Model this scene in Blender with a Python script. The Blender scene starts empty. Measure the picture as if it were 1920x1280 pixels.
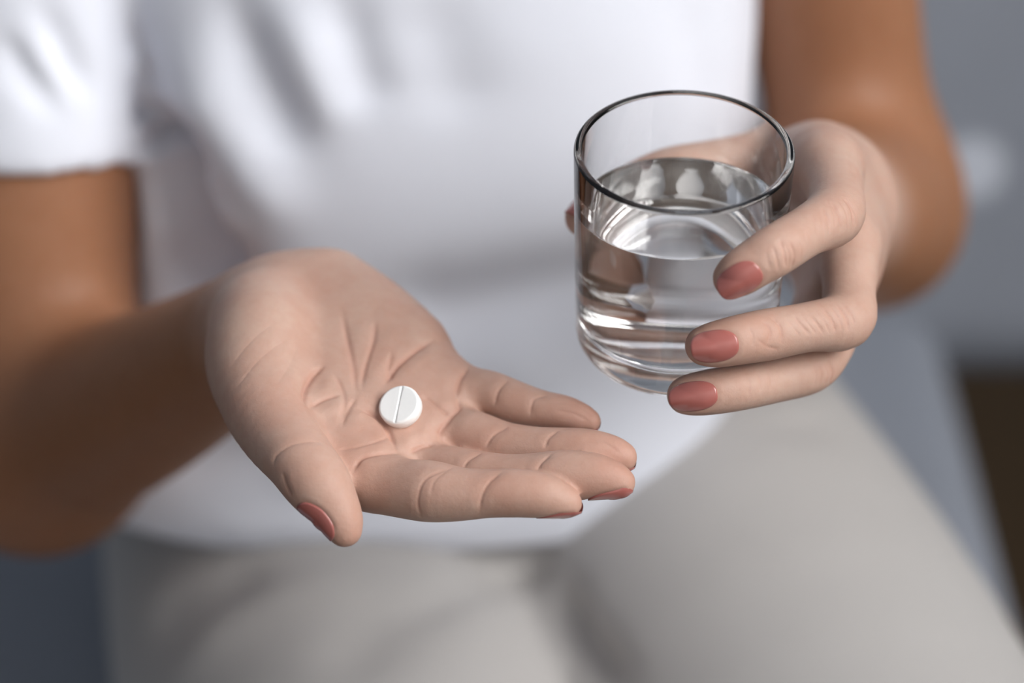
import bpy, bmesh, math, random
import numpy as np
from mathutils import Vector, Matrix
from mathutils.bvhtree import BVHTree

random.seed(7); np.random.seed(7)
scene = bpy.context.scene
COL = scene.collection

# ------------------------------------------------------------------ camera, light, exposure
PITCH = math.radians(31.0)
D0 = 0.80                      # distance of the plane of focus
FPX = 5000.0                   # focal length in pixels of the 1920 x 1280 frame
U = D0 / FPX                   # metres per pixel in the plane of focus
CENTRE = np.array([0.0, 0.0, 0.80])
FWD = np.array([0.0, math.cos(PITCH), -math.sin(PITCH)])
UPV = np.array([0.0, math.sin(PITCH), math.cos(PITCH)])
RGT = np.array([1.0, 0.0, 0.0])
CAM = CENTRE - D0 * FWD

cam_d = bpy.data.cameras.new('camera'); cam = bpy.data.objects.new('camera', cam_d); COL.objects.link(cam)
cam.location = CAM; cam.rotation_euler = (math.pi/2 - PITCH, 0, 0)
cam_d.sensor_width = 36.0; cam_d.lens = FPX * 36.0 / 1920.0
cam_d.clip_start = 0.02; cam_d.clip_end = 50
cam_d.dof.use_dof = True; cam_d.dof.focus_distance = D0 + 0.012; cam_d.dof.aperture_fstop = 3.8
scene.camera = cam

world = bpy.data.worlds.new('room_light'); scene.world = world; world.use_nodes = True
bg = world.node_tree.nodes['Background']
bg.inputs['Color'].default_value = (0.74, 0.85, 1.0, 1); bg.inputs['Strength'].default_value = 0.22

def area(name, loc, target, sx, sy, power, col):
    l = bpy.data.lights.new(name, 'AREA'); l.shape = 'RECTANGLE'; l.size = sx; l.size_y = sy
    l.energy = power; l.color = col
    o = bpy.data.objects.new(name, l); COL.objects.link(o); o.location = loc
    o.rotation_euler = (Vector(target) - Vector(loc)).to_track_quat('-Z', 'Y').to_euler()
    return o
WIN_C = Vector((1.75, -1.20, 2.75)); WIN_W, WIN_HT = 2.6, 2.2           # middle of the window in the right-hand wall
area('window_daylight', WIN_C + Vector((0.10, 0, 0)), WIN_C - Vector((1, 0, 0)), WIN_W + 0.1, WIN_HT + 0.1, 252, (1.0, 0.985, 0.97))

scene.view_settings.view_transform = 'Standard'; scene.view_settings.look = 'None'
scene.view_settings.gamma = 1.0; scene.view_settings.use_curve_mapping = False
scene.view_settings.exposure = 0.0
scene.cycles.max_bounces = 20; scene.cycles.transmission_bounces = 20; scene.cycles.glossy_bounces = 8

# ------------------------------------------------------------------ helpers
def W(x, y, dp=0.0):
    """point seen at pixel (x, y), dp focus-plane pixels behind the plane of focus"""
    d = D0 + dp * U
    return CAM + d * (FWD + (x - 960) / FPX * RGT + (640 - y) / FPX * UPV)
def RW(r, dp=0.0): return r * (D0 + dp * U) / FPX

def tag(o, label=None, cat=None, group=None, kind=None):
    if label: o['label'] = label
    if cat: o['category'] = cat
    if group: o['group'] = group
    if kind: o['kind'] = kind
    return o
def empty(name, loc):
    o = bpy.data.objects.new(name, None); COL.objects.link(o); o.location = loc; o.empty_display_size = 0.05; return o
def obj(name, me, mat=None, parent=None, smooth=True):
    me.name = name
    if mat: me.materials.clear(); me.materials.append(mat)
    if smooth: me.polygons.foreach_set('use_smooth', np.ones(len(me.polygons), bool))
    o = bpy.data.objects.new(name, me); COL.objects.link(o)
    if parent is not None:
        o.parent = parent
        bpy.context.view_layer.update()
        o.matrix_parent_inverse = parent.matrix_world.inverted()
    return o
def mesh_from(name, v, f):
    me = bpy.data.meshes.new(name)
    v = np.asarray(v, np.float32)
    if isinstance(f, np.ndarray):
        n = f.shape[1]
        me.vertices.add(len(v)); me.vertices.foreach_set('co', v.ravel())
        me.loops.add(f.size); me.loops.foreach_set('vertex_index', f.ravel().astype(np.int32))
        me.polygons.add(len(f)); me.polygons.foreach_set('loop_start', np.arange(0, f.size, n, dtype=np.int32))
        me.update(calc_edges=True); me.validate()
    else:
        me.from_pydata([tuple(p) for p in v], [], f); me.update()
    return me
def bm_mesh(name, fn):
    bm = bmesh.new(); fn(bm); bmesh.ops.recalc_face_normals(bm, faces=bm.faces[:])
    me = bpy.data.meshes.new(name); bm.to_mesh(me); bm.free(); return me
def box(bm, c, s, bev=0.0, seg=2):
    m = Matrix.Translation(c) @ Matrix.Diagonal((*s, 1))
    r = bmesh.ops.create_cube(bm, size=1, matrix=m)
    if bev:
        es = list({e for v in r['verts'] for e in v.link_edges})
        bmesh.ops.bevel(bm, geom=es, offset=bev, segments=seg, profile=0.5, affect='EDGES')

# ------------------------------------------------------------------ materials
def new_mat(name):
    m = bpy.data.materials.new(name); m.use_nodes = True
    nt = m.node_tree; return m, nt, nt.nodes['Principled BSDF']
def N(nt, t, **kw):
    n = nt.nodes.new(t)
    for k, v in kw.items(): setattr(n, k, v)
    return n
def noise(nt, scale, detail=3, rough=0.5, co='Object', dist=0.0):
    tc = N(nt, 'ShaderNodeTexCoord'); n = N(nt, 'ShaderNodeTexNoise')
    n.inputs['Scale'].default_value = scale; n.inputs['Detail'].default_value = detail
    n.inputs['Roughness'].default_value = rough; n.inputs['Distortion'].default_value = dist
    nt.links.new(tc.outputs[co], n.inputs['Vector']); return n
def mix_rgb(nt, fac, a, b, blend='MIX'):
    m = N(nt, 'ShaderNodeMix', data_type='RGBA', blend_type=blend)
    for s, v in ((0, fac), (6, a), (7, b)):
        if isinstance(v, (float, int)): m.inputs[s].default_value = v
        elif isinstance(v, tuple): m.inputs[s].default_value = (*v, 1)
        else: nt.links.new(v, m.inputs[s])
    return m.outputs[2]
def maprange(nt, v, a, b, c=0.0, d=1.0):
    m = N(nt, 'ShaderNodeMapRange'); nt.links.new(v, m.inputs[0])
    for i, x in enumerate((a, b, c, d)): m.inputs[i+1].default_value = x
    return m.outputs[0]
def bump(nt, h, strength, dist, normal=None):
    b = N(nt, 'ShaderNodeBump'); b.inputs['Strength'].default_value = strength; b.inputs['Distance'].default_value = dist
    nt.links.new(h, b.inputs['Height'])
    if normal is not None: nt.links.new(normal, b.inputs['Normal'])
    return b.outputs[0]
def simple(name, col, rough=0.5, nscale=60, namp=0.08, bstr=0.0, bdist=0.001, spec=0.5):
    m, nt, p = new_mat(name)
    n = noise(nt, nscale)
    c2 = tuple(max(0, c * (1 - 2 * namp)) for c in col)
    nt.links.new(mix_rgb(nt, n.outputs[0], col, c2), p.inputs['Base Color'])
    p.inputs['Roughness'].default_value = rough; p.inputs['Specular IOR Level'].default_value = spec
    if bstr: nt.links.new(bump(nt, n.outputs[0], bstr, bdist), p.inputs['Normal'])
    return m

def skin_mat():
    m, nt, p = new_mat('skin')
    at = N(nt, 'ShaderNodeAttribute'); at.attribute_name = 'tan'
    ab = N(nt, 'ShaderNodeAttribute'); ab.attribute_name = 'blush'
    n1 = noise(nt, 55, 4, 0.55); n2 = noise(nt, 260, 3, 0.6)
    pale = mix_rgb(nt, maprange(nt, n1.outputs[0], 0.35, 0.7), (0.525, 0.355, 0.285), (0.495, 0.298, 0.230))
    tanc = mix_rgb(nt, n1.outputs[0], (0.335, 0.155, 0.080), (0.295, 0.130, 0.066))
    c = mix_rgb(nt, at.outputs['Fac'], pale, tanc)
    c = mix_rgb(nt, ab.outputs['Fac'], c, (0.46, 0.20, 0.145))
    c = mix_rgb(nt, maprange(nt, n2.outputs[0], 0.4, 0.75, 0.0, 0.22), c, (0.41, 0.215, 0.15))
    nt.links.new(c, p.inputs['Base Color'])
    p.inputs['Roughness'].default_value = 0.54
    p.inputs['Specular IOR Level'].default_value = 0.33
    p.inputs['Subsurface Weight'].default_value = 0.16
    p.inputs['Subsurface Radius'].default_value = (1.0, 0.34, 0.18); p.inputs['Subsurface Scale'].default_value = 0.0030
    v = N(nt, 'ShaderNodeTexVoronoi', feature='DISTANCE_TO_EDGE'); v.inputs['Scale'].default_value = 1100
    tc = N(nt, 'ShaderNodeTexCoord'); nt.links.new(tc.outputs['Object'], v.inputs['Vector'])
    n3 = noise(nt, 700, 4, 0.6)
    b1 = bump(nt, maprange(nt, v.outputs['Distance'], 0.0, 0.12), 0.10, 0.00025)
    nt.links.new(bump(nt, n3.outputs[0], 0.30, 0.0004, b1), p.inputs['Normal'])
    return m
def cloth_mat(name, col, col2, weave, bstr, sheen=0.15):
    m, nt, p = new_mat(name)
    n = noise(nt, 9, 4); n2 = noise(nt, weave, 2)
    c = mix_rgb(nt, n.outputs[0], col, col2)
    nt.links.new(c, p.inputs['Base Color'])
    p.inputs['Roughness'].default_value = 0.9; p.inputs['Specular IOR Level'].default_value = 0.2
    p.inputs['Sheen Weight'].default_value = sheen
    nt.links.new(bump(nt, n2.outputs[0], bstr, 0.0006), p.inputs['Normal'])
    return m
M_SKIN = skin_mat()
M_SHIRT = cloth_mat('white_cotton_jersey', (0.80, 0.825, 0.905), (0.76, 0.785, 0.87), 1500, 0.25)
M_TROUS = cloth_mat('beige_linen', (0.475, 0.457, 0.445), (0.43, 0.412, 0.40), 1200, 0.35)

def nail_mat():
    m, nt, p = new_mat('nail_polish')
    n = noise(nt, 300)
    nt.links.new(mix_rgb(nt, n.outputs[0], (0.44, 0.146, 0.126), (0.40, 0.128, 0.110)), p.inputs['Base Color'])
    p.inputs['Roughness'].default_value = 0.24; p.inputs['Coat Weight'].default_value = 0.3; p.inputs['Coat Roughness'].default_value = 0.15
    return m
M_NAIL = nail_mat()
def glass_mat(name, ior, tint):
    m, nt, p = new_mat(name)
    p.inputs['Base Color'].default_value = (*tint, 1); p.inputs['Transmission Weight'].default_value = 1.0
    p.inputs['Roughness'].default_value = 0.0; p.inputs['IOR'].default_value = ior
    return m
M_GLASS = glass_mat('clear_glass', 1.48, (1.0, 1.0, 1.0))
M_WATER = glass_mat('clear_water', 1.333, (1.0, 1.0, 1.0))
M_PILL = simple('white_pressed_powder', (0.94, 0.94, 0.93), 0.55, 900, 0.02, 0.08, 0.0002)

# ------------------------------------------------------------------ distance-field modelling
def smin(a, b, k):
    h = np.maximum(k - np.abs(a - b), 0.0) / k
    return np.minimum(a, b) - h * h * k * 0.25
def catmull(P, n):
    P = np.asarray(P, float); out = []
    Q = np.vstack([2*P[0]-P[1], P, 2*P[-1]-P[-2]])
    for i in range(1, len(Q) - 2):
        p0, p1, p2, p3 = Q[i-1], Q[i], Q[i+1], Q[i+2]
        for j in range(n):
            t = j / n
            out.append(0.5*((2*p1)+(-p0+p2)*t+(2*p0-5*p1+4*p2-p3)*t*t+(-p0+3*p1-3*p2+p3)*t**3))
    out.append(P[-1]); return np.array(out)
BOX = None                      # centre and radius of the block of points being sampled
_C32 = [None, None]
def P32(P):
    if _C32[0] is not P: _C32[0] = P; _C32[1] = tuple(np.ascontiguousarray(P[:, q], np.float32) for q in range(3))
    return _C32[1]
class Chain:
    """tapered tube along a smooth curve: rows x, y, z, radius"""
    def __init__(s, rows, n=4):
        c = catmull(np.array(rows, float), n); s.c = c
        s.a = c[:-1, :3]; s.b = c[1:, :3]; s.ra = c[:-1, 3]; s.rb = c[1:, 3]
        s.ab = s.b - s.a; s.l2 = np.maximum((s.ab**2).sum(1), 1e-12)
    def seg(s, i, X, Y, Z):
        a = s.a[i]; b = s.ab[i]
        x = X - np.float32(a[0]); y = Y - np.float32(a[1]); z = Z - np.float32(a[2])
        b0, b1, b2 = (np.float32(q) for q in b); il = np.float32(1 / s.l2[i])
        t = np.minimum(np.maximum((x * b0 + y * b1 + z * b2) * il, 0), 1)
        x -= t * b0; y -= t * b1; z -= t * b2
        return np.sqrt(x*x + y*y + z*z) - (np.float32(s.ra[i]) + t * np.float32(s.rb[i] - s.ra[i]))
    def __call__(s, P):
        c, rad = BOX
        pa = c - s.a; t = np.minimum(np.maximum((pa * s.ab).sum(1) / s.l2, 0), 1)
        dc = np.sqrt(((pa - t[:, None] * s.ab)**2).sum(1)) - (s.ra + t * (s.rb - s.ra)); m = dc.min()
        if len(P) == 1: return np.array([m])
        if m - rad > 0.045: return np.full(len(P), m - rad)
        X, Y, Z = P32(P); d = None
        for i in np.nonzero(dc < m + 2*rad + 1e-4)[0]:
            e = s.seg(i, X, Y, Z); d = e if d is None else np.minimum(d, e)
        return d.astype(float)
class Blob:
    def __init__(s, c, axes, rad):
        s.c = np.array(c, float); A = np.array(axes, float); s.A = A / np.linalg.norm(A, axis=1)[:, None]; s.r = np.array(rad, float)
    def __call__(s, P):
        q = (P - s.c) @ s.A.T / s.r
        k = np.sqrt((q*q).sum(1)); g = np.sqrt(((q / s.r)**2).sum(1))
        return np.where(k > 1e-6, k * (k - 1) / np.maximum(g, 1e-9), -s.r.min())

def surface_nets(f, lo, hi, h, chunk=12):
    global BOX
    lo = np.array(lo, float); n = np.ceil((np.array(hi) - lo) / h).astype(int) + 1
    S = np.empty(n, np.float32)
    for i in range(0, n[0], chunk):
        for j in range(0, n[1], chunk):
            for k in range(0, n[2], chunk):
                e = np.minimum([i+chunk, j+chunk, k+chunk], n)
                c = lo + (np.array([i, j, k]) + e - 1) / 2 * h; rad = np.linalg.norm(e - [i, j, k]) / 2 * h
                BOX = (c, rad); d = f(c[None])[0]
                if abs(d) > rad * 1.25 + 0.006: S[i:e[0], j:e[1], k:e[2]] = d; continue
                g = np.stack(np.meshgrid(*[np.arange(a, b) for a, b in zip((i, j, k), e)], indexing='ij'), -1).reshape(-1, 3)
                S[i:e[0], j:e[1], k:e[2]] = f(lo + g * h).reshape(e - [i, j, k])
    neg = S < 0
    cn = n - 1
    cnt = np.zeros(cn, np.int8)
    offs = [(a, b, c) for a in (0, 1) for b in (0, 1) for c in (0, 1)]
    sl = lambda o: tuple(slice(o[q], o[q] + cn[q]) for q in range(3))
    for o in offs: cnt += neg[sl(o)]
    act = (cnt > 0) & (cnt < 8)
    idx = np.argwhere(act); vid = np.full(cn, -1, np.int64); vid[act] = np.arange(len(idx))
    acc = np.zeros((len(idx), 3)); num = np.zeros(len(idx))
    for o in offs:
        for ax in range(3):
            if o[ax]: continue
            o2 = list(o); o2[ax] = 1
            a = S[tuple((idx + o).T)]; b = S[tuple((idx + o2).T)]
            m = (a < 0) != (b < 0); t = np.where(m, a / np.where(m, a - b, 1), 0)
            p = np.tile(np.array(o, float), (len(idx), 1)); p[:, ax] = t
            acc[m] += p[m]; num[m] += 1
    V = lo + (idx + acc / num[:, None]) * h
    Q = []
    for ax in range(3):
        a1, a2 = [(1, 2), (2, 0), (0, 1)][ax]
        s0 = [slice(1, None)] * 3; s0[ax] = slice(0, cn[ax])
        A = neg[tuple(slice(0, cn[q]) if q == ax else slice(1, cn[q]) for q in range(3))]
        B = neg[tuple(slice(1, cn[q] + 1) if q == ax else slice(1, cn[q]) for q in range(3))]
        e = np.argwhere(A != B); fl = A[tuple(e.T)]
        for q in range(3):
            if q != ax: e[:, q] += 1
        def cell(d1, d2):
            c = e.copy(); c[:, a1] -= d1; c[:, a2] -= d2; return vid[tuple(c.T)]
        q = np.stack([cell(1, 1), cell(0, 1), cell(0, 0), cell(1, 0)], 1)
        q[~fl] = q[~fl][:, ::-1]; Q.append(q)
    return V, np.vstack(Q)
def laplace(V, Q, it, lam=0.5):
    e = np.vstack([Q[:, [0, 1]], Q[:, [1, 2]], Q[:, [2, 3]], Q[:, [3, 0]]])
    deg = np.bincount(e[:, 0], minlength=len(V)) + np.bincount(e[:, 1], minlength=len(V))
    for k in range(it):
        a = np.zeros_like(V)
        for c in range(3):
            a[:, c] = np.bincount(e[:, 0], V[e[:, 1], c], len(V)) + np.bincount(e[:, 1], V[e[:, 0], c], len(V))
        V = V + lam * (a / np.maximum(deg, 1)[:, None] - V)
    return V
def keep_faces(V, Q, mask):
    Q = Q[mask]; u, inv = np.unique(Q, return_inverse=True); return V[u], inv.reshape(Q.shape)
def vnormals(V, Q):
    n = np.cross(V[Q[:, 2]] - V[Q[:, 0]], V[Q[:, 3]] - V[Q[:, 1]])
    out = np.zeros_like(V)
    for k in range(4):
        for c in range(3): out[:, c] += np.bincount(Q[:, k], n[:, c], len(V))
    return out / np.maximum(np.linalg.norm(out, axis=1), 1e-12)[:, None]
def subdivide(V, Q):
    """one level of quad subdivision, then eased once"""
    n = len(V); e = np.vstack([Q[:, [0, 1]], Q[:, [1, 2]], Q[:, [2, 3]], Q[:, [3, 0]]]); e.sort(axis=1)
    key, inv = np.unique(e[:, 0] * n + e[:, 1], return_inverse=True); inv = inv.reshape(4, -1)
    mid = (V[key // n] + V[key % n]) / 2; cen = V[Q].mean(1)
    E = inv + n; C = np.arange(len(Q)) + n + len(key)
    V = np.vstack([V, mid, cen])
    Q = np.vstack([np.stack([Q[:, k], E[k], C, E[(k + 3) % 4]], 1) for k in range(4)])
    return laplace(V, Q, 1, 0.5), Q
def bvh_of(V, Q): return BVHTree.FromPolygons([tuple(p) for p in V], [tuple(int(i) for i in q) for q in Q])
def stroke_dist(V, pts, reach):
    """distance of every vertex to a polyline (and running 0..1 position); inf beyond reach"""
    pts = np.asarray(pts); D = np.full(len(V), np.inf); T = np.zeros(len(V))
    near = np.nonzero(((V > pts.min(0) - reach) & (V < pts.max(0) + reach)).all(1))[0]
    P = V[near]; d = np.full(len(near), np.inf); tt = np.zeros(len(near)); m = len(pts) - 1
    for i in range(m):
        ab = pts[i+1] - pts[i]; t = np.clip((P - pts[i]) @ ab / max(ab @ ab, 1e-14), 0, 1)
        q = np.linalg.norm(P - pts[i] - t[:, None] * ab, axis=1); w = q < d
        d[w] = q[w]; tt[w] = ((i + t) / m)[w]
    D[near] = d; T[near] = tt; return D, T
def cast(bvh, x, y):
    d = FWD + (x - 960) / FPX * RGT + (640 - y) / FPX * UPV; d = d / np.linalg.norm(d)
    h = bvh.ray_cast(Vector(CAM), Vector(d)); return None if h[0] is None else (np.array(h[0]), np.array(h[1]))
def on_surface(bvh, pix, n=6):
    c = catmull(np.array([(*p, 0) for p in pix], float), n)
    r = [cast(bvh, p[0], p[1]) for p in c]; return np.array([q[0] for q in r if q is not None])

# ------------------------------------------------------------------ where the glass stands (the fingers close on it)
TILT = math.radians(7.5)
G_AX = np.array([0.0, -math.sin(TILT), math.cos(TILT)])
G_MID = W(1274, 468, 205); G_H = 0.0755
def g_radius(h):                     # outer radius against height over the middle
    return 0.0328 + 0.0008 * (h / (G_H / 2))
def g_dist(p):
    q = np.asarray(p) - G_MID; h = q @ G_AX
    return np.linalg.norm(q - h * G_AX) - g_radius(h)
def touch(x, y, r, press=0.96):
    lo, hi = -500.0, 330.0
    for _ in range(40):
        m = (lo + hi) / 2
        if g_dist(W(x, y, m)) > RW(r, m) * press: lo = m
        else: hi = m
    return lo
def row(x, y, dp, r):
    if dp is None: dp = touch(x, y, r)
    return (*W(x, y, dp), RW(r, dp))
def chain(*rows, n=4): return Chain([row(*q) for q in rows], n)
def wr(p, r): return (*p, r)
def near(q):                         # the glass hand is held a little nearer than its wrist suggests
    return q if q[2] is None else (q[0], q[1], q[2] - 62 * max(0.0, min(1.0, (1000 - q[2]) / 200)), q[3])
def shallow(q):                      # the open hand lies a little flatter towards the lens
    return (q[0], q[1], q[2] * 0.85 if q[2] < 600 else q[2] - 90, q[3])
def chain1(*rows, n=4): return chain(*[shallow(q) for q in rows], n=n)
def chain2(*rows, n=4): return chain(*[near(q) for q in rows], n=n)

# ------------------------------------------------------------------ floor, wall, window, chair
def floor_mat():
    m, nt, p = new_mat('dark_oak')
    tc = N(nt, 'ShaderNodeTexCoord'); mp = N(nt, 'ShaderNodeMapping'); mp.inputs['Scale'].default_value = (2, 22, 2)
    nt.links.new(tc.outputs['Object'], mp.inputs['Vector'])
    n = N(nt, 'ShaderNodeTexNoise'); n.inputs['Scale'].default_value = 3; n.inputs['Detail'].default_value = 5
    nt.links.new(mp.outputs[0], n.inputs['Vector'])
    nt.links.new(mix_rgb(nt, n.outputs[0], (0.075, 0.046, 0.022), (0.05, 0.03, 0.014)), p.inputs['Base Color'])
    p.inputs['Roughness'].default_value = 0.7; p.inputs['Specular IOR Level'].default_value = 0.2
    return m
M_FLOOR = floor_mat()
M_WALL = simple('off_white_plaster', (0.72, 0.71, 0.69), 0.9, 30, 0.03, 0.1, 0.002)
M_WOODW = simple('white_window_paint', (0.75, 0.75, 0.74), 0.4, 20, 0.02)
M_LEG = simple('dark_stained_wood', (0.10, 0.06, 0.035), 0.45, 40, 0.2)

fl = obj('floor', bm_mesh('floor', lambda bm: box(bm, (0, 0.2, -0.03), (5.4, 7.0, 0.02))), M_FLOOR, smooth=False); tag(fl, kind='structure', label='dark brown wooden floor beyond the grey chair')
plank = bm_mesh('plank', lambda bm: box(bm, (0, 0, 0), (0.128, 1.75, 0.02), 0.0015, 1))
for i in range(41):
    for j in range(4):
        p = obj('plank', plank, M_FLOOR, None, smooth=False) if (i == 0 and j == 0) else bpy.data.objects.new('plank', plank)
        if not (i == 0 and j == 0): COL.objects.link(p)
        p.location = (-2.62 + i * 0.131, -1.95 + j * 1.753 + (0.6 if i % 2 else 0.0), -0.01 - 0.0004 * ((i * 7 + j * 3) % 4)); p.parent = fl

wy0, wy1, wz0, wz1 = WIN_C.y - WIN_W/2, WIN_C.y + WIN_W/2, WIN_C.z - WIN_HT/2, WIN_C.z + WIN_HT/2
def wall_right(bm):
    x = WIN_C.x
    box(bm, (x, (wy0 - 3.30) / 2, 2.1), (0.12, wy0 + 3.30, 4.2))
    box(bm, (x, (wy1 + 3.2) / 2, 2.1), (0.12, 3.2 - wy1, 4.2))
    box(bm, (x, WIN_C.y, wz0 / 2), (0.12, wy1 - wy0, wz0))
    box(bm, (x, WIN_C.y, (wz1 + 4.2) / 2), (0.12, wy1 - wy0, 4.2 - wz1))
tag(obj('wall_right', bm_mesh('wall_right', wall_right), M_WALL, smooth=False), kind='structure', label='pale plastered wall that holds the window')
tag(obj('bounce_wall', bm_mesh('bounce_wall', lambda bm: box(bm, (-0.5, -3.24, 2.1), (4.5, 0.12, 4.2))), M_WALL, smooth=False), kind='structure', label='unseen pale plastered wall added behind the camera to bounce light')  # unseen wall added for bounce fill and brighter reflections in the glass
win = tag(empty('window_1', (WIN_C.x, WIN_C.y, wz0)), kind='structure', label='tall white window with glazing bars')
def wframe(bm):
    for y in (wy0 + 0.025, wy1 - 0.025): box(bm, (WIN_C.x, y, WIN_C.z), (0.09, 0.05, WIN_HT), 0.004)
    for z in (wz0 + 0.025, wz1 - 0.025): box(bm, (WIN_C.x, WIN_C.y, z), (0.09, WIN_W - 0.1, 0.05), 0.004)
obj('window_frame', bm_mesh('window_frame', wframe), M_WOODW, win, smooth=False)
for k in range(5):
    y = wy0 + 0.05 + (k + 1) * (WIN_W - 0.1) / 6
    obj('glazing_bar', bm_mesh('glazing_bar', lambda bm: box(bm, (WIN_C.x, y, WIN_C.z), (0.05, 0.07 if k % 2 else 0.028, WIN_HT - 0.1), 0.003)), M_WOODW, win, smooth=False)
for k in range(2):
    z = wz0 + 0.05 + (k + 1) * (WIN_HT - 0.1) / 3
    obj('glazing_bar', bm_mesh('glazing_bar', lambda bm: box(bm, (WIN_C.x, WIN_C.y, z), (0.046, WIN_W - 0.1, 0.028), 0.003)), M_WOODW, win, smooth=False)

def dotted_mat():
    m, nt, p = new_mat('grey_fabric_with_pale_spots')
    tc = N(nt, 'ShaderNodeTexCoord'); v = N(nt, 'ShaderNodeTexVoronoi'); v.inputs['Scale'].default_value = 7.0; v.inputs['Randomness'].default_value = 0.7
    v.voronoi_dimensions = '2D'; sx = N(nt, 'ShaderNodeSeparateXYZ'); cx = N(nt, 'ShaderNodeCombineXYZ'); ad = N(nt, 'ShaderNodeMath', operation='ADD')
    nt.links.new(tc.outputs['Object'], sx.inputs[0]); nt.links.new(sx.outputs[1], ad.inputs[0]); nt.links.new(sx.outputs[2], ad.inputs[1])
    nt.links.new(sx.outputs[0], cx.inputs[0]); nt.links.new(ad.outputs[0], cx.inputs[1]); nt.links.new(cx.outputs[0], v.inputs['Vector'])
    n = noise(nt, 14, 3)
    base = mix_rgb(nt, n.outputs[0], (0.285, 0.305, 0.35), (0.24, 0.257, 0.295))
    f = maprange(nt, v.outputs['Distance'], 0.10, 0.16, 1.0, 0.0)
    nt.links.new(mix_rgb(nt, f, base, (0.56, 0.59, 0.66)), p.inputs['Base Color'])
    p.inputs['Roughness'].default_value = 0.95; p.inputs['Specular IOR Level'].default_value = 0.15
    n2 = noise(nt, 900, 2); nt.links.new(bump(nt, n2.outputs[0], 0.3, 0.0008), p.inputs['Normal'])
    return m
M_DOT = dotted_mat()
SEAT = 0.42
chair = tag(empty('upholstered_chair', (-0.05, 0.25, 0)), 'grey spotted fabric armless chair the seated person sits on', 'chair')
def cushion(name, c, s, bev, rot=0.0, sag=0.0):
    def fn(bm):
        box(bm, (0, 0, 0), s, bev, 6)
    me = bm_mesh(name, fn)
    o = obj(name, me, M_DOT, chair)
    o.location = Vector(c) - chair.location; o.matrix_parent_inverse = Matrix.Identity(4); o.rotation_euler = (rot, 0, 0)
    return o
cushion('seat_cushion', (-0.055, 0.315, SEAT - 0.075), (0.62, 0.77, 0.15), 0.035)
cushion('backrest', (-0.03, 0.79, 0.78), (1.02, 0.16, 0.86), 0.06, math.radians(-8))
def cframe(bm): box(bm, (-0.055, 0.325, 0.235), (0.58, 0.73, 0.07), 0.01)
obj('frame', bm_mesh('frame', cframe), M_LEG, chair, smooth=False)
for sx in (-0.31, 0.20):
    for sy in (-0.02, 0.66):
        obj('leg', bm_mesh('leg', lambda bm: box(bm, (sx, sy, 0.10), (0.045, 0.045, 0.20), 0.006)), M_LEG, chair, smooth=False)

# ------------------------------------------------------------------ the person
person = tag(empty('person', (-0.03, 0.30, 0.42)), 'seated person in a white t-shirt and beige trousers offering a tablet and a glass', 'person')

# --- open hand (left in the picture): palm up, fingers to the right
CAR = [(585, 575, 600, 84), (555, 592, 585, 84), (520, 610, 555, 84), (485, 622, 520, 84)]
h1_mc5 = chain1(CAR[0], (700, 632, 480, 84), (800, 705, 385, 66), (850, 732, 345, 46))
h1_mc4 = chain1(CAR[1], (680, 690, 430, 80), (770, 765, 330, 66), (815, 792, 290, 50))
h1_mc3 = chain1(CAR[2], (640, 735, 370, 80), (725, 822, 265, 66), (765, 848, 225, 52))
h1_mc2 = chain1(CAR[3], (580, 770, 310, 82), (645, 855, 195, 66), (690, 892, 145, 58))
h1_index = chain1((650, 868, 190, 60), (700, 902, 135, 56), (755, 915, 95, 56), (808, 921, 60, 58), (860, 926, 36, 51), (915, 925, 20, 46), (965, 924, 8, 46), (1010, 928, 2, 43), (1045, 936, 0, 35), (1066, 943, 0, 26))
h1_middle = chain1((735, 838, 260, 56), (795, 875, 205, 48), (850, 887, 165, 51), (905, 894, 128, 48), (960, 897, 100, 46), (1010, 895, 82, 47), (1060, 891, 66, 48), (1110, 892, 54, 44), (1146, 898, 48, 36), (1163, 904, 46, 29))
h1_ring = chain1((780, 772, 335, 56), (840, 806, 285, 50), (890, 821, 245, 51), (945, 836, 208, 46), (1000, 843, 178, 44), (1050, 846, 158, 45), (1100, 847, 140, 44), (1142, 852, 130, 38), (1164, 857, 126, 31))
h1_pinky = chain1((810, 712, 395, 54), (870, 728, 345, 44), (920, 737, 310, 42), (970, 755, 280, 40), (1015, 767, 258, 36), (1055, 774, 240, 34), (1085, 782, 228, 29), (1104, 789, 222, 23))
h1_thumb = chain1((490, 600, 480, 86), (486, 690, 340, 86), (498, 750, 250, 82), (522, 808, 160, 70), (560, 860, 70, 61), (594, 905, 25, 58), (625, 947, 5, 44), (639, 973, -2, 37), (646, 992, -4, 29))
h1_hyp = chain1((625, 548, 600, 74), (690, 590, 530, 70), (770, 650, 440, 60))
h1_thenar = Blob(W(500, 660, 340), [RGT, UPV, FWD], (RW(85, 400), RW(110, 400), RW(110, 400)))
E1 = (55, 820, 1810); E1w = W(*E1)
S1w = np.array([-0.185, 0.315, 0.94])
h1_fore_r = chain1((480, 615, 640, 80), (405, 675, 880, 88), (250, 765, 1350, 120), (90, 840, 1850, 140))
h1_fore_u = chain1((560, 580, 660, 84), (440, 640, 880, 90), (260, 735, 1380, 120), (80, 820, 1880, 142))
arm1 = Chain([wr(E1w, 0.043), wr(E1w * 0.7 + S1w * 0.3, 0.044), wr(E1w * 0.35 + S1w * 0.65, 0.047), wr(S1w, 0.055)])

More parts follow.
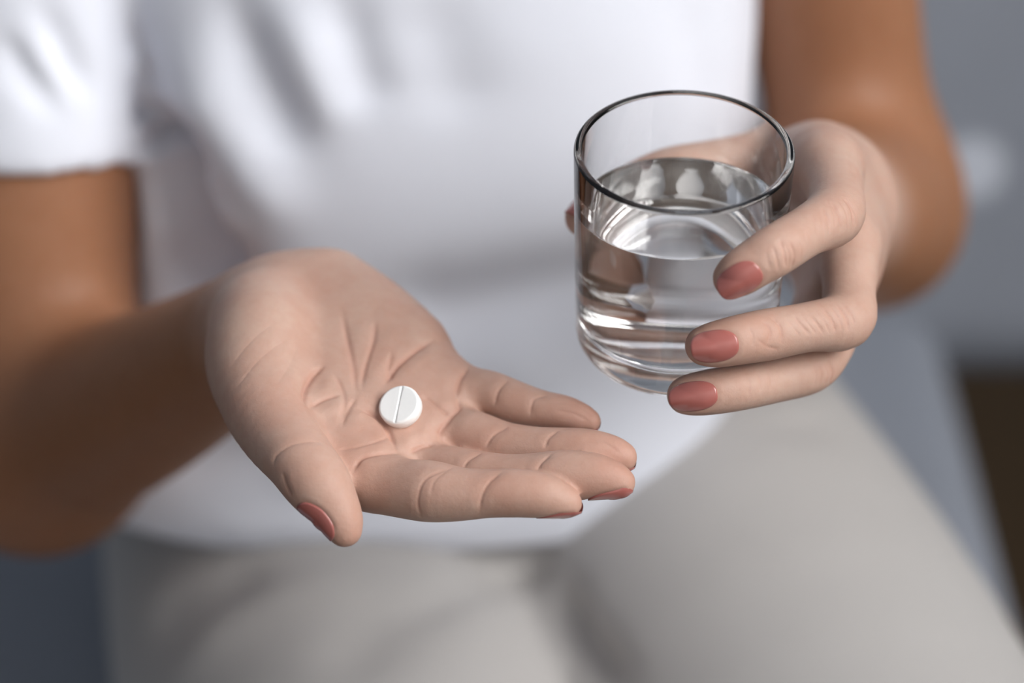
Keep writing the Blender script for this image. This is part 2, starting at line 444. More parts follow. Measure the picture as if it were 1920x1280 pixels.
# --- the hand round the glass
h2_mc2 = chain2((1535, 330, 780, 82), (1540, 305, 560, 70), (1552, 315, 385, 64))
h2_mc3 = chain2((1555, 370, 790, 84), (1585, 415, 580, 68), (1592, 462, 400, 56))
h2_mc4 = chain2((1560, 410, 800, 82), (1585, 490, 580, 64), (1572, 560, 450, 54))
h2_mc5 = chain2((1550, 440, 810, 78), (1555, 540, 650, 58), (1530, 610, 530, 50))
h2_index = chain2((1540, 302, 430, 66), (1556, 325, 345, 61), (1566, 365, 255, 54), (1563, 404, 175, 57), (1515, 432, 95, 48), (1455, 469, None, 49), (1415, 494, None, 46), (1390, 510, None, 44), (1374, 521, None, 38))
h2_middle = chain2((1588, 450, 420, 56), (1592, 495, 350, 55), (1592, 550, 300, 50), (1584, 600, 245, 55), (1515, 613, 190, 47), (1440, 627, None, 49), (1385, 637, None, 47), (1345, 645, None, 44), (1322, 648, None, 38))
h2_ring = chain2((1575, 560, 460, 52), (1565, 610, 400, 50), (1550, 655, 350, 47), (1518, 690, 300, 48), (1450, 712, 255, 44), (1385, 726, None, 44), (1330, 735, None, 43), (1300, 739, None, 40), (1286, 741, None, 36))
h2_pinky = chain2((1530, 615, 540, 46), (1512, 655, 490, 43), (1482, 690, 440, 39), (1448, 712, 405, 36), (1420, 722, 395, 33), (1402, 722, 405, 30))
h2_thumb = chain2((1530, 345, 740, 78), (1470, 330, 655, 64), (1400, 322, 600, 54), (1320, 322, 560, 48), (1250, 332, 530, 48), (1185, 355, 500, 44), (1128, 388, 455, 39), (1096, 408, 425, 33))
h2_web = chain2((1525, 320, 640, 66), (1500, 322, 540, 50), (1500, 335, 470, 36))
E2 = (1618, 388, 2150); E2w = W(*E2)
S2w = np.array([0.094, 0.335, 0.95])
h2_fore_r = chain2((1520, 355, 800, 84), (1540, 370, 1100, 96), (1585, 390, 1600, 122), (1622, 392, 2050, 138))
h2_fore_u = chain2((1570, 400, 810, 84), (1590, 415, 1100, 96), (1610, 415, 1600, 126), (1618, 400, 2100, 142))
arm2 = Chain([wr(E2w, 0.034), wr(E2w * 0.7 + S2w * 0.3, 0.036), wr(E2w * 0.35 + S2w * 0.65, 0.042), wr(S2w, 0.055)])

class Torso:
    """upright body with elliptical sections: rows z, cx, cy, a, b"""
    def __init__(s, rows): s.t = np.array(rows, float)
    def __call__(s, P):
        z = P[:, 2]; g = [np.interp(z, s.t[:, 0], s.t[:, k]) for k in range(1, 5)]
        d = ((np.abs((P[:, 0] - g[0]) / g[2])**2.9 + np.abs((P[:, 1] - g[1]) / g[3])**2.9)**(1 / 2.9) - 1) * np.minimum(g[2], g[3])
        return np.maximum(d, np.maximum(s.t[0, 0] - z, z - s.t[-1, 0]))
def smooth_rows(rows):
    r = np.array(rows, float); return catmull(r, 6)
SHIRT_ROWS = smooth_rows([(0.570, -0.056, 0.335, 0.160, 0.124), (0.595, -0.050, 0.330, 0.150, 0.124), (0.63, -0.038, 0.320, 0.136, 0.116), (0.68, -0.029, 0.318, 0.130, 0.114), (0.73, -0.030, 0.320, 0.128, 0.114), (0.77, -0.032, 0.328, 0.131, 0.118), (0.81, -0.034, 0.336, 0.133, 0.120), (0.88, -0.036, 0.355, 0.142, 0.118), (0.95, -0.038, 0.372, 0.142, 0.095), (1.0, -0.038, 0.385, 0.105, 0.065), (1.03, -0.038, 0.39, 0.07, 0.055)])
BODY_ROWS = SHIRT_ROWS.copy(); BODY_ROWS[:, 3] *= 0.72; BODY_ROWS[:, 4] *= 0.62
torso_body = Torso(BODY_ROWS)

def f_hand1(P):
    d = smin(h1_mc2(P), h1_mc3(P), 0.012); d = smin(d, h1_mc4(P), 0.012); d = smin(d, h1_mc5(P), 0.012)
    d = smin(d, h1_hyp(P), 0.008)
    d = smin(d, smin(h1_fore_r(P), h1_fore_u(P), 0.03), 0.007)
    th = smin(h1_thumb(P), h1_thenar(P), 0.012)
    palm = smin(d, th, 0.005)
    out = palm
    for c in (h1_index, h1_middle, h1_ring, h1_pinky): out = smin(out, smin(palm, c(P), 0.0045), 0.0014)
    return smin(out, arm1(P), 0.03)
def f_hand2(P):
    d = smin(h2_mc2(P), h2_mc3(P), 0.012); d = smin(d, h2_mc4(P), 0.012); d = smin(d, h2_mc5(P), 0.012)
    d = smin(d, smin(h2_fore_r(P), h2_fore_u(P), 0.03), 0.012)
    d = smin(d, h2_web(P), 0.012)
    palm = smin(d, h2_thumb(P), 0.008)
    out = palm
    for c in (h2_index, h2_middle, h2_ring, h2_pinky): out = smin(out, smin(palm, c(P), 0.005), 0.0014)
    return smin(out, arm2(P), 0.03)
def f_body(P):
    return smin(np.minimum(f_hand1(P), f_hand2(P)), torso_body(P), 0.03)

def bounds(chains, pad):
    c = np.vstack([q.c for q in chains]); return (c[:, :3] - c[:, 3:]).min(0) - pad, (c[:, :3] + c[:, 3:]).max(0) + pad
B1 = bounds([h1_index, h1_middle, h1_ring, h1_pinky, h1_thumb, h1_mc5, h1_mc2], 0.006)
B2 = bounds([h2_index, h2_middle, h2_ring, h2_pinky, h2_thumb, h2_mc5, h2_mc2], 0.006)
def fine(f, B, h):
    V, Q = surface_nets(f, B[0], B[1], h); V = laplace(V, Q, 2, 0.5)
    return subdivide(V, Q)
V1, Q1 = fine(f_hand1, B1, 0.00085)
V2, Q2 = fine(f_hand2, B2, 0.00085)
allc = [h1_fore_r, h1_fore_u, arm1, h2_fore_r, h2_fore_u, arm2, h1_mc5, h2_mc2]
lo, hi = bounds(allc, 0.02)
Vc, Qc = surface_nets(f_body, lo, hi, 0.0045); Vc = laplace(Vc, Qc, 3, 0.5)
m = np.ones(len(Qc), bool)
for B in (B1, B2):
    m &= ~((Vc[Qc] > B[0] + 0.008) & (Vc[Qc] < B[1] - 0.008)).all(2).any(1)
Vc, Qc = keep_faces(Vc, Qc, m)
Nc = vnormals(Vc, Qc)
for B in (B1, B2):                   # under the fine skin the coarse one is tucked in
    Vc[((Vc > B[0]) & (Vc < B[1])).all(1)] -= 0.0012 * Nc[((Vc > B[0]) & (Vc < B[1])).all(1)]
bvh1 = bvh_of(V1, Q1); bvh2 = bvh_of(V2, Q2)
N1, N2 = vnormals(V1, Q1), vnormals(V2, Q2)
bl1, bl2 = np.zeros(len(V1)), np.zeros(len(V2))
G1, G2 = np.zeros(len(V1)), np.zeros(len(V2))           # inward relief of each hand
def crease(V, G, bl, pts, w, dep, red=0.3, fade=True):
    if len(pts) < 2: return
    w *= 0.001; dep *= 0.001
    D, T = stroke_dist(V, pts, 8 * w); k = np.isfinite(D)
    e = np.ones(k.sum())
    if fade: e = np.minimum(1, np.minimum(T[k], 1 - T[k]) / 0.22 + 0.12)
    d = D[k]
    G[k] += e * dep * (0.75 * np.exp(-(d / (0.62 * w))**2) + 0.42 * np.exp(-(d / (2.0 * w))**2) - 0.16 * np.exp(-((d - 3.6 * w) / (1.6 * w))**2))
    bl[k] = np.maximum(bl[k], red * e * (0.6 * np.exp(-(d / (0.7 * w))**2) + 0.4 * np.exp(-(d / (2.5 * w))**2)))
# palm and finger creases of the open hand
P1 = [
 ([(573, 760), (573, 731), (586, 704), (607, 684)], 1.5, 1.5, .45), ([(579, 765), (607, 749), (640, 738)], 1.0, .8, .35),
 ([(640, 580), (652, 640), (663, 690), (668, 740)], 1.5, .8, .30), ([(677, 730), (684, 690), (699, 640), (704, 600)], 1.4, .8, .30),
 ([(720, 722), (743, 688), (781, 656), (815, 636)], 1.3, 1.1, .45), ([(668, 763), (706, 779), (729, 806), (744, 845)], 1.3, 1.2, .40),
 ([(856, 745), (863, 712), (879, 686)], 1.2, 1.0, .4), ([(825, 826), (828, 806), (846, 780), (862, 762), (858, 742)], 1.3, 1.1, .4),
 ([(768, 850), (790, 838), (815, 831)], 1.1, .9, .4), ([(661, 885), (677, 859), (715, 849), (752, 848)], 1.1, 1.0, .35),
 ([(628, 845), (668, 838), (715, 825), (731, 814)], .9, .6, .25), ([(600, 800), (618, 826), (634, 846)], .9, .6, .25),
 ([(790, 742), (808, 752), (830, 770), (846, 778)], 1.2, .7, .3), ([(640, 800), (652, 770), (668, 745)], 1.2, .7, .3),
 ([(735, 660), (728, 690), (735, 712)], 1.3, .6, .25), ([(625, 700), (640, 725), (646, 760), (632, 800)], 1.3, .6, .25),
 ([(851, 876), (809, 890), (790, 909), (783, 942), (790, 972)], .9, .6, .3), ([(945, 881), (917, 904), (903, 932), (899, 962)], .9, .7, .25),
 ([(840, 880), (815, 900), (806, 930)], .7, .25, .1),
 ([(903, 848), (879, 862), (868, 878)], .9, .7, .25), ([(1034, 850), (1015, 867), (1007, 882)], .9, .7, .25),
 ([(954, 799), (926, 815), (909, 840)], .9, .7, .25), ([(1048, 806), (1029, 820), (1021, 840)], .9, .6, .25),
 ([(954, 712), (935, 731), (926, 762)], .9, .7, .25), ([(1029, 740), (1001, 749), (993, 780)], .9, .6, .25),
 ([(513, 873), (518, 853), (546, 834), (584, 827), (607, 834)], .9, .6, .15), ([(530, 886), (536, 909), (547, 930)], .9, .8, .25),
 ([(1040, 768), (1075, 775), (1105, 790)], 1.0, .35, .15), ([(1030, 752), (1075, 758), (1115, 783)], 1.0, .3, .15),
 ([(1090, 820), (1130, 828), (1165, 850)], 1.0, .3, .12),
 ([(430, 690), (470, 640), (520, 600)], .8, .15, .0), ([(440, 730), (490, 670), (545, 630)], .8, .15, .0), ([(520, 720), (545, 680), (560, 640)], .8, .18, .05),
]
for px, w, dep, red in P1:
    if w == .9: w, dep = .75, dep * .6
    else: dep *= .85
    crease(V1, G1, bl1, on_surface(bvh1, px), w, dep, red)
# knuckle wrinkles of the hand on the glass
P2 = [
 ([(1548, 372), (1562, 398), (1566, 428)], .6, .25, .15), ([(1568, 370), (1586, 398), (1590, 432)], .6, .28, .2), ([(1588, 372), (1604, 400), (1606, 424)], .6, .25, .2), ([(1530, 392), (1541, 415), (1544, 442)], .6, .2, .1),
 ([(1472, 456), (1480, 478), (1479, 500)], .5, .25, .15), ([(1436, 470), (1440, 488), (1446, 506)], .5, .18, .1), ([(1505, 425), (1510, 445), (1512, 462)], .5, .15, .05),
 ([(1500, 586), (1518, 610), (1532, 628)], .5, .22, .1), ([(1526, 578), (1546, 603), (1556, 626)], .5, .25, .12), ([(1553, 570), (1572, 596), (1580, 622)], .5, .25, .15), ([(1575, 566), (1596, 590), (1604, 612)], .5, .25, .2), ([(1474, 598), (1490, 616), (1502, 632)], .5, .2, .1),
 ([(1544, 678), (1552, 700), (1546, 724)], .5, .2, .2), ([(1525, 684), (1530, 704), (1526, 726)], .5, .18, .1),
 ([(1463, 448), (1471, 474), (1474, 502)], .8, .5, .2), ([(1480, 450), (1490, 478), (1484, 506)], .8, .55, .2), ([(1450, 462), (1456, 485), (1460, 505)], .7, .3, .1), ([(1498, 452), (1503, 470), (1500, 490)], .7, .25, .1),
 ([(1558, 378), (1574, 405), (1578, 436)], .8, .45, .25), ([(1578, 366), (1597, 393), (1601, 430)], .8, .5, .3), ([(1540, 388), (1552, 410), (1555, 440)], .7, .35, .15), ([(1522, 402), (1530, 420), (1532, 445)], .7, .2, .1),
 ([(1428, 600), (1444, 620), (1438, 648)], .8, .38, .25), ([(1444, 594), (1463, 612), (1466, 645)], .8, .38, .25), ([(1418, 635), (1440, 650), (1462, 655)], .7, .2, .2), ([(1405, 612), (1412, 632), (1410, 650)], .7, .25, .1),
 ([(1488, 590), (1505, 612), (1520, 628)], .8, .35, .15), ([(1512, 582), (1532, 606), (1545, 626)], .8, .4, .15), ([(1540, 574), (1560, 600), (1568, 625)], .8, .4, .2), ([(1565, 566), (1585, 592), (1592, 620)], .8, .4, .25),
 ([(1553, 674), (1562, 698), (1555, 722)], .9, .5, .3), ([(1535, 680), (1541, 700), (1536, 724)], .8, .3, .2), ([(1420, 698), (1427, 716), (1424, 738)], .8, .3, .12), ([(1400, 702), (1406, 720), (1403, 742)], .8, .3, .12), ([(1440, 694), (1446, 712), (1444, 735)], .8, .22, .1),
]
for px, w, dep, red in P2: crease(V2, G2, bl2, on_surface(bvh2, px), w, dep, red)

# finger nails: laid on the finger tips, tucked in at the cuticle
NAILS = []
def unit(v): return v / np.linalg.norm(v)
def nail(V, G, bl, bvh, ch, back, n, L, Wd, lift=0.0004, over=0.0, drop=0.10):
    """ch: finger chain; back: how far the cuticle lies behind the tip; n: outward direction of the nail"""
    tip = ch.c[-1, :3] + unit(ch.c[-1, :3] - ch.c[-3, :3]) * ch.c[-1, 3]
    L_ = np.cumsum(np.r_[0, np.linalg.norm(np.diff(ch.c[::-1, :3], axis=0), axis=1)]) + ch.c[-1, 3]
    mid = np.array([np.interp(back * 0.6, L_, ch.c[::-1, q]) for q in range(3)])
    a = unit(tip - np.array([np.interp(back * 1.3, L_, ch.c[::-1, q]) for q in range(3)]))
    n = unit(n - a * (n @ a)); w = np.cross(a, n)
    base = tip - a * back
    ray = lambda p: bvh.ray_cast(Vector(p + n * 0.02), Vector(-n), 0.05)
    rings, seg = 12, 48
    pts, nor, edge = [], [], []
    ctr = ray(base + a * L * 0.45)
    if ctr[0] is None: return
    ctr = np.array(ctr[0])
    for i in range(rings + 1):
        q = i / rings
        for k in range(seg if i else 1):
            th = 2 * math.pi * k / seg; cx, sx = math.cos(th), math.sin(th); e = 2 / 2.7
            u = q * math.copysign(abs(cx)**e, cx); v_ = q * math.copysign(abs(sx)**e, sx)
            sl = (u + 1) / 2; half = Wd / 2 * (0.93 + 0.07 * math.sin(math.pi * min(1, sl * 1.1)))
            p = base + a * (sl * L) + w * (v_ * half)
            h = ray(p)
            lim = -Wd * 0.36 * v_ * v_ - L * (drop * max(0, sl - .45)**2 * 3.3 + 0.10 * max(0, .45 - sl))
            hh = -1.0 if h[0] is None else (np.array(h[0]) - ctr) @ n; hn = n if h[0] is None or hh < lim else np.array(h[1])
            hp = p + n * ((ctr - p) @ n + max(hh, lim))
            pts.append(hp + n * (lift * (1 - 0.9 * v_ * v_) + over * max(0, sl - 0.5) * 2)); nor.append(unit(hn + n))
    pts = np.array(pts); nor = np.array(nor)
    f = [(0, 1 + k, 1 + (k + 1) % seg) for k in range(seg)]
    for i in range(rings - 1):
        for k in range(seg): f.append((1 + i*seg + k, 1 + (i+1)*seg + k, 1 + (i+1)*seg + (k+1) % seg, 1 + i*seg + (k+1) % seg))
    r0 = 1 + (rings - 1) * seg; low = pts[r0:] - nor[r0:] * 0.0007; m0 = len(pts)
    allp = np.vstack([pts, low])
    for k in range(seg): f.append((r0 + k, m0 + k, m0 + (k+1) % seg, r0 + (k+1) % seg))
    me = mesh_from('fingernail', allp, f); bm = bmesh.new(); bm.from_mesh(me); bmesh.ops.recalc_face_normals(bm, faces=bm.faces[:])
    bm.normal_update(); bm.faces.ensure_lookup_table()
    if bm.faces[0].normal.dot(Vector(n)) < 0: bmesh.ops.reverse_faces(bm, faces=bm.faces[:])
    bm.to_mesh(me); bm.free(); NAILS.append(me)
    # fold of skin round the cuticle and the sides
    ring = pts[r0:]; sel = [k for k in range(seg) if math.cos(2*math.pi*k/seg) < 0.55]
    sel = [k for k in range(seg // 6, seg) if k <= seg - seg // 6]
    crease(V, G, bl, ring[sel], .45, .35, .35, fade=False)
PN = np.array([0.02, 0.08, -1.0])
nail(V1, G1, bl1, bvh1, h1_thumb, 0.0168, .78 * (-.89 * RGT - .45 * UPV) - .62 * FWD, 0.0138, 0.0108, drop=0.5)
nail(V1, G1, bl1, bvh1, h1_index, 0.0128, PN + np.array([0, -.15, 0]), 0.0133, 0.0098, drop=0.3)
nail(V1, G1, bl1, bvh1, h1_middle, 0.0130, PN + np.array([0, -.55, 0]), 0.0128, 0.0098, drop=0.3)
nail(V1, G1, bl1, bvh1, h1_ring, 0.0120, PN, 0.0118, 0.0094, drop=0.3)
nail(V1, G1, bl1, bvh1, h1_pinky, 0.0105, PN, 0.0104, 0.0080, drop=0.3)
nail(V2, G2, bl2, bvh2, h2_index, 0.0148, -.97 * FWD - .22 * UPV, 0.0142, 0.0102)
nail(V2, G2, bl2, bvh2, h2_middle, 0.0152, -.98 * FWD - .10 * UPV, 0.0144, 0.0098)
nail(V2, G2, bl2, bvh2, h2_ring, 0.0155, -.98 * FWD - .05 * UPV, 0.0150, 0.0092)
nail(V2, G2, bl2, bvh2, h2_pinky, 0.0115, -.80 * FWD - .60 * UPV, 0.0105, 0.0078)
nail(V2, G2, bl2, bvh2, h2_thumb, 0.0140, -.55 * RGT - .75 * FWD + .2 * UPV, 0.0150, 0.0105)
V1 = V1 - N1 * G1[:, None]; V2 = V2 - N2 * G2[:, None]

Vb = np.vstack([V1, V2, Vc]); Qb = np.vstack([Q1, Q2 + len(V1), Qc + len(V1) + len(V2)])
body_me = mesh_from('body', Vb, Qb)
def attr(me, name, val):
    a = me.attributes.new(name, 'FLOAT', 'POINT'); a.data.foreach_set('value', val.astype(np.float32))
def sstep(x, a, b):
    t = np.clip((x - a) / (b - a), 0, 1); return t * t * (3 - 2 * t)
LEFT = Vb[:, 0] < -0.02; LEFT[:len(V1)] = True; LEFT[len(V1):len(V1)+len(V2)] = False
tan = np.zeros(len(Vb)); blush = np.zeros(len(Vb))
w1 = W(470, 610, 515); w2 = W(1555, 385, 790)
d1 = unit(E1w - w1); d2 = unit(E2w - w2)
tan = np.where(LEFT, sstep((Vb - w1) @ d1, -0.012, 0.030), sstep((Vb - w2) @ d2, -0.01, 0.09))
bl1 = np.maximum(bl1, 0.15 * sstep(N1 @ unit(np.array([-0.05, -0.2, 0.97])), 0.0, 0.7) * sstep(np.linalg.norm(V1 - W(480, 600, 420), axis=1), 0.02, 0.07))
blush[:len(V1)] = bl1; blush[len(V1):len(V1)+len(V2)] = bl2
for ch, amt in ((h1_index, .20), (h1_middle, .42), (h1_ring, .36), (h1_pinky, .45), (h1_thumb, .25), (h2_index, .18), (h2_middle, .22), (h2_ring, .22)):
    blush = np.maximum(blush, amt * np.exp(-(np.linalg.norm(Vb - ch.c[-4, :3], axis=1) / 0.013)**2))

attr(body_me, 'tan', tan); attr(body_me, 'blush', blush)
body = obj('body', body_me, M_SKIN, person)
for me in NAILS: obj('fingernail', me, M_NAIL, body)


# --- t-shirt
shirt_t = Torso(SHIRT_ROWS)
HEM1 = E1w * 0.645 + S1w * 0.355; AX1 = (S1w - E1w) / np.linalg.norm(S1w - E1w)
sl1 = Chain([wr(HEM1 - AX1 * 0.03, 0.0492), wr(HEM1 + AX1 * 0.06, 0.052), wr(S1w, 0.064)])
in1 = Chain([wr(HEM1 - AX1 * 0.08, 0.0438), wr(HEM1 + AX1 * 0.03, 0.0438)])
HEM2 = E2w * 0.35 + S2w * 0.65; AX2 = (S2w - E2w) / np.linalg.norm(S2w - E2w)
sl2 = Chain([wr(HEM2 - AX2 * 0.03, 0.052), wr(HEM2 + AX2 * 0.04, 0.055), wr(S2w, 0.064)])
in2 = Chain([wr(HEM2 - AX2 * 0.08, 0.0445), wr(HEM2 + AX2 * 0.03, 0.0445)])
def f_shirt(P):
    s1 = np.maximum(np.maximum(sl1(P), -((P - HEM1) @ AX1)), -in1(P))
    s2 = np.maximum(np.maximum(sl2(P), -((P - HEM2) @ AX2)), -in2(P))
    return smin(smin(shirt_t(P), s1, 0.009), s2, 0.015)
Vs, Qs = surface_nets(f_shirt, (-0.30, 0.12, 0.52), (0.24, 0.50, 1.05), 0.0038); Vs = laplace(Vs, Qs, 3, 0.5)
def fold(V, Nn, bvh, px, w, dep, mask=None):
    """soft cloth fold: dep > 0 is a valley, dep < 0 a ridge (millimetres)"""
    pts = on_surface(bvh, px)
    if len(pts) < 2: return np.zeros_like(V)
    D, T = stroke_dist(V, pts, 0.004 * w); k = np.isfinite(D); out = np.zeros_like(V)
    if mask is not None: k &= mask
    e = np.minimum(1, np.minimum(T[k], 1 - T[k]) / 0.3 + 0.1)
    out[k] = -Nn[k] * (e * dep * 0.001 * np.exp(-(D[k] / (w * 0.001))**2))[:, None]; return out
BOX = (np.zeros(3), 9.0)
bvs = bvh_of(Vs, Qs); Ns = vnormals(Vs, Qs); dV = np.zeros_like(Vs); BODYV = shirt_t(Vs) < sl1(Vs)
for px, w, dep in [
    ([(420, -40), (470, 110), (520, 210), (560, 300)], 10, 7), ([(620, -40), (665, 120), (700, 220)], 11, 5), ([(545, -20), (590, 130), (640, 260)], 12, -3),
    ([(200, 20), (235, 120), (265, 200)], 9, 8), ([(225, 200), (265, 320), (310, 430), (340, 540), (330, 620)], 26, 46), ([(340, 330), (400, 400), (470, 470)], 9, -3), ([(330, 60), (390, 220), (480, 350), (540, 450)], 15, -6),
    ([(300, 330), (370, 390), (450, 450)], 8, -6),
    ([(640, 610), (850, 590), (1090, 545), (1250, 500)], 18, 10), ([(640, 700), (850, 690), (1090, 660)], 16, -5),
    ([(780, -20), (830, 120), (860, 240)], 16, 3), ([(1300, -20), (1310, 120), (1330, 240)], 10, 2),
    ([(180, 960), (380, 930), (600, 920)], 12, 7), ([(200, 1010), (420, 990), (700, 985), (950, 985)], 10, -5),
    ([(250, 820), (420, 840), (560, 850)], 14, 6),
    ([(5, 60), (60, 150), (125, 215)], 6, 5), ([(75, 5), (120, 110), (165, 190)], 6, 5), ([(40, 30), (95, 135), (150, 205)], 6, -3)]:
    dV += fold(Vs, Ns, bvs, px, w, dep, BODYV if px[0][0] > 180 else ~BODYV)
Vs = laplace(Vs + dV, Qs, 2, 0.5)

shirt = obj('t_shirt', mesh_from('t_shirt', Vs, Qs), M_SHIRT, person)

# --- trousers
th_l = Chain([(0.050, 0.40, 0.508, 0.098), (0.102, 0.22, 0.508, 0.102), (0.155, 0.05, 0.505, 0.088), (0.20, -0.12, 0.50, 0.070)])
th_r = Chain([(-0.110, 0.42, 0.490, 0.092), (-0.078, 0.25, 0.485, 0.098), (-0.035, 0.06, 0.485, 0.092), (0.0, -0.12, 0.48, 0.074)])
sh_l = Chain([(0.20, -0.12, 0.50, 0.068), (0.21, -0.165, 0.30, 0.060), (0.21, -0.16, 0.10, 0.052)])
sh_r = Chain([(0.0, -0.12, 0.48, 0.074), (-0.01, -0.165, 0.30, 0.060), (-0.01, -0.16, 0.10, 0.052)])
pelv = Blob((-0.02, 0.37, 0.498), np.eye(3), (0.165, 0.20, 0.085))
def f_tr(P):
    l = smin(th_l(P), sh_l(P), 0.03); r = smin(th_r(P), sh_r(P), 0.03)
    d = smin(smin(l, r, 0.005), pelv(P), 0.015)
    return np.maximum(d, (SEAT + 0.002 - P[:, 2]) * (P[:, 1] > -0.05) + np.where(P[:, 1] > -0.05, 0, -1))
Vt, Qt = surface_nets(f_tr, (-0.26, -0.24, 0.06), (0.32, 0.56, 0.64), 0.006); Vt = laplace(Vt, Qt, 3, 0.5)
bvt = bvh_of(Vt, Qt); Nt = vnormals(Vt, Qt); dV = np.zeros_like(Vt)
for px, w, dep in [([(1050, 1080), (1085, 1190), (1180, 1290)], 7, 14), ([(300, 1280), (420, 1180), (560, 1110), (700, 1080)], 12, -4), ([(260, 1180), (380, 1110), (520, 1070)], 12, 4),
    ([(760, 1160), (850, 1110), (960, 1090)], 8, 4), ([(640, 1280), (700, 1180), (800, 1110)], 14, 4), ([(880, 1060), (960, 1075), (1040, 1080)], 8, 6), ([(1380, 800), (1480, 790), (1560, 800)], 10, 3)]:
    dV += fold(Vt, Nt, bvt, px, w, dep)
Vt = laplace(Vt + dV, Qt, 2, 0.5)

trousers = obj('trousers', mesh_from('trousers', Vt, Qt), M_TROUS, person)

# ------------------------------------------------------------------ glass, water, tablet
def lathe(name, prof, n=128, closed_ends=True):
    v = []; f = []
    for r, z in prof:
        for k in range(n):
            a = 2 * math.pi * k / n; v.append((r * math.cos(a), r * math.sin(a), z))
    for i in range(len(prof) - 1):
        for k in range(n):
            f.append((i*n + k, i*n + (k+1) % n, (i+1)*n + (k+1) % n, (i+1)*n + k))
    a = len(v); v.append((0, 0, prof[0][1])); v.append((0, 0, prof[-1][1])); m_ = (len(prof) - 1) * n
    for k in range(n):
        f.append((a, (k+1) % n, k)); f.append((a+1, m_ + k, m_ + (k+1) % n))
    return mesh_from(name, v, f)
def arc(cx, cz, r, a0, a1, n):
    return [(cx + r * math.cos(math.radians(a0 + (a1-a0)*i/n)), cz + r * math.sin(math.radians(a0 + (a1-a0)*i/n))) for i in range(n+1)]
H2 = G_H / 2; rt, rb = g_radius(H2), g_radius(-H2); WT = 0.0026; BASE = 0.0105
prof = [(0.004, -H2 + 0.0022), (rb - 0.0135, -H2 + 0.0014)] + arc(rb - 0.0085, -H2 + 0.0085, 0.0085, -100, 0, 14) + [(g_radius(0), 0)]
LR = 0.00085
prof += arc(rt - LR, H2 - LR, LR, 0, 80, 6) + arc(rt - WT + LR, H2 - LR, LR, 100, 180, 6)
ri_b = rb - WT
prof += [(g_radius(0) - WT, 0)] + arc(ri_b - 0.006, -H2 + BASE + 0.006, 0.006, 0, -90, 10) + [(0.012, -H2 + BASE + 0.0003), (0.003, -H2 + BASE + 0.0004)]
glass_me = lathe('drinking_glass', prof)
glass = obj('drinking_glass', glass_me, M_GLASS)
rotm = Vector((0, 0, 1)).rotation_difference(Vector(G_AX)).to_matrix().to_4x4()
glass.matrix_world = Matrix.Translation(Vector(G_MID)) @ rotm
tag(glass, 'clear round glass tumbler with water gripped by the hand with bent fingers', 'glass')
# water: same inner wall (sunk a hair into the glass), level surface
WL = 0.0164                                   # water level along the axis over the middle
EPS = 0.00012
wn, rings = 128, []
inner = arc(ri_b - 0.006, -H2 + BASE + 0.006, 0.006, -90, 0, 10)
inner = [(max(r, 0.0) , z) for r, z in inner]
wp = [(0.003, -H2 + BASE + 0.0004 - EPS)] + [(r + EPS * 0.7, z - EPS * 0.7) for r, z in inner] + [(g_radius(z) - WT + EPS, z) for z in np.linspace(-0.018, WL - 0.0065, 6)]
v = []; f = []
for r, z in wp:
    for k in range(wn):
        a = 2*math.pi*k/wn; v.append((r*math.cos(a), r*math.sin(a), z))
def wtop(r, k, dz):
    a = 2*math.pi*k/wn; x, y = r*math.cos(a), r*math.sin(a)
    return (x, y, WL + dz + y * math.tan(TILT - math.radians(2.2)) * -1.0)
rin = g_radius(WL) - WT + EPS
for r, dz in [(rin, -0.0030), (rin, -0.0010), (rin, -0.0001), (rin, 0.00025), (rin, 0.00035), (rin - 0.0003, 0.00015), (rin - 0.0008, 0.00004), (rin - 0.002, 0.0), (rin - 0.004, 0.0), (0.02, 0), (0.003, 0)]:
    for k in range(wn): v.append(wtop(r, k, dz))
nr = len(v) // wn
for i in range(nr - 1):
    for k in range(wn): f.append((i*wn + k, i*wn + (k+1) % wn, (i+1)*wn + (k+1) % wn, (i+1)*wn + k))
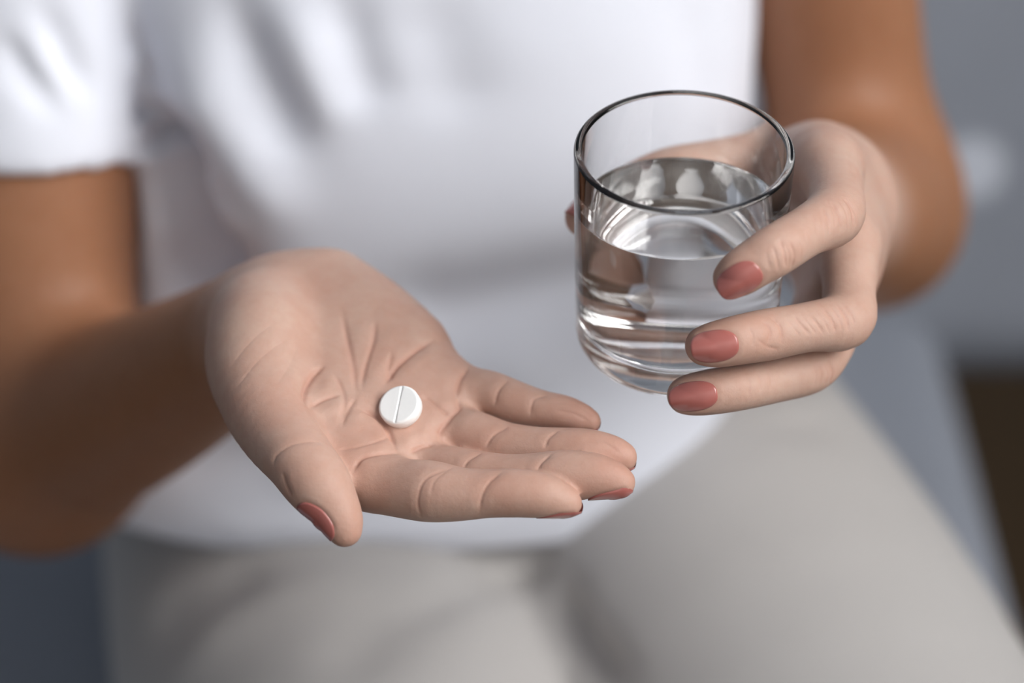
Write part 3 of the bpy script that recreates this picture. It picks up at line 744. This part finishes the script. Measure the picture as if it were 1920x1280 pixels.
a = len(v); v.append((0, 0, wp[0][1])); v.append((0, 0, WL))
for k in range(wn): f.append((a, (k+1) % wn, k)); f.append((a+1, (nr-1)*wn + k, (nr-1)*wn + (k+1) % wn))
water = obj('drinking_water', mesh_from('drinking_water', v, f), M_WATER); water.matrix_world = glass.matrix_world.copy()
tag(water, 'clear still water inside the glass tumbler', 'water', kind='thing')

def tablet_grid(bm):
    """round tablet with a pressed score line: a fine grid on the top face"""
    R_, T_, n, m_ = 0.0066, 0.0042, 120, 44
    def top(x, y):
        r = math.hypot(x, y); z = T_/2
        z -= max(0, (r - (R_ - 0.0008)) / 0.0008) ** 2 * 0.0006
        if r < R_ - 0.0004: z -= 0.00042 * max(0, 1 - abs(x) / 0.00042)
        return z
    rings = [[bm.verts.new((r*math.cos(2*math.pi*k/n), r*math.sin(2*math.pi*k/n), top(r*math.cos(2*math.pi*k/n), r*math.sin(2*math.pi*k/n)))) for k in range(n)] for r in np.linspace(0.0002, R_, m_)]
    rings += [[bm.verts.new((r*math.cos(2*math.pi*k/n), r*math.sin(2*math.pi*k/n), z)) for k in range(n)] for r, z in ((R_, -T_/2 + 0.0005), (R_ - 0.0006, -T_/2), (0.001, -T_/2))]
    for i in range(len(rings)-1):
        for k in range(n): bm.faces.new((rings[i][k], rings[i][(k+1) % n], rings[i+1][(k+1) % n], rings[i+1][k]))
    bm.faces.new(rings[0]); bm.faces.new(rings[-1][::-1])
pill = obj('tablet', bm_mesh('tablet', tablet_grid), M_PILL)
tag(pill, 'round white tablet with a score line resting on the open palm', 'tablet')
hit, hn = cast(bvh1, 752, 772)
nrm = Vector(-0.28*RGT + 0.46*UPV - 0.84*FWD).normalized()
sc = Vector(0.02*RGT + 1.0*UPV); xa = nrm.cross(sc).normalized(); ya = nrm.cross(xa)
ctr = W(751, 763, (np.dot(hit - CAM, FWD) - D0) / U - 14)
pill.matrix_world = Matrix.Translation(Vector(ctr)) @ Matrix((xa, ya, nrm)).transposed().to_4x4()
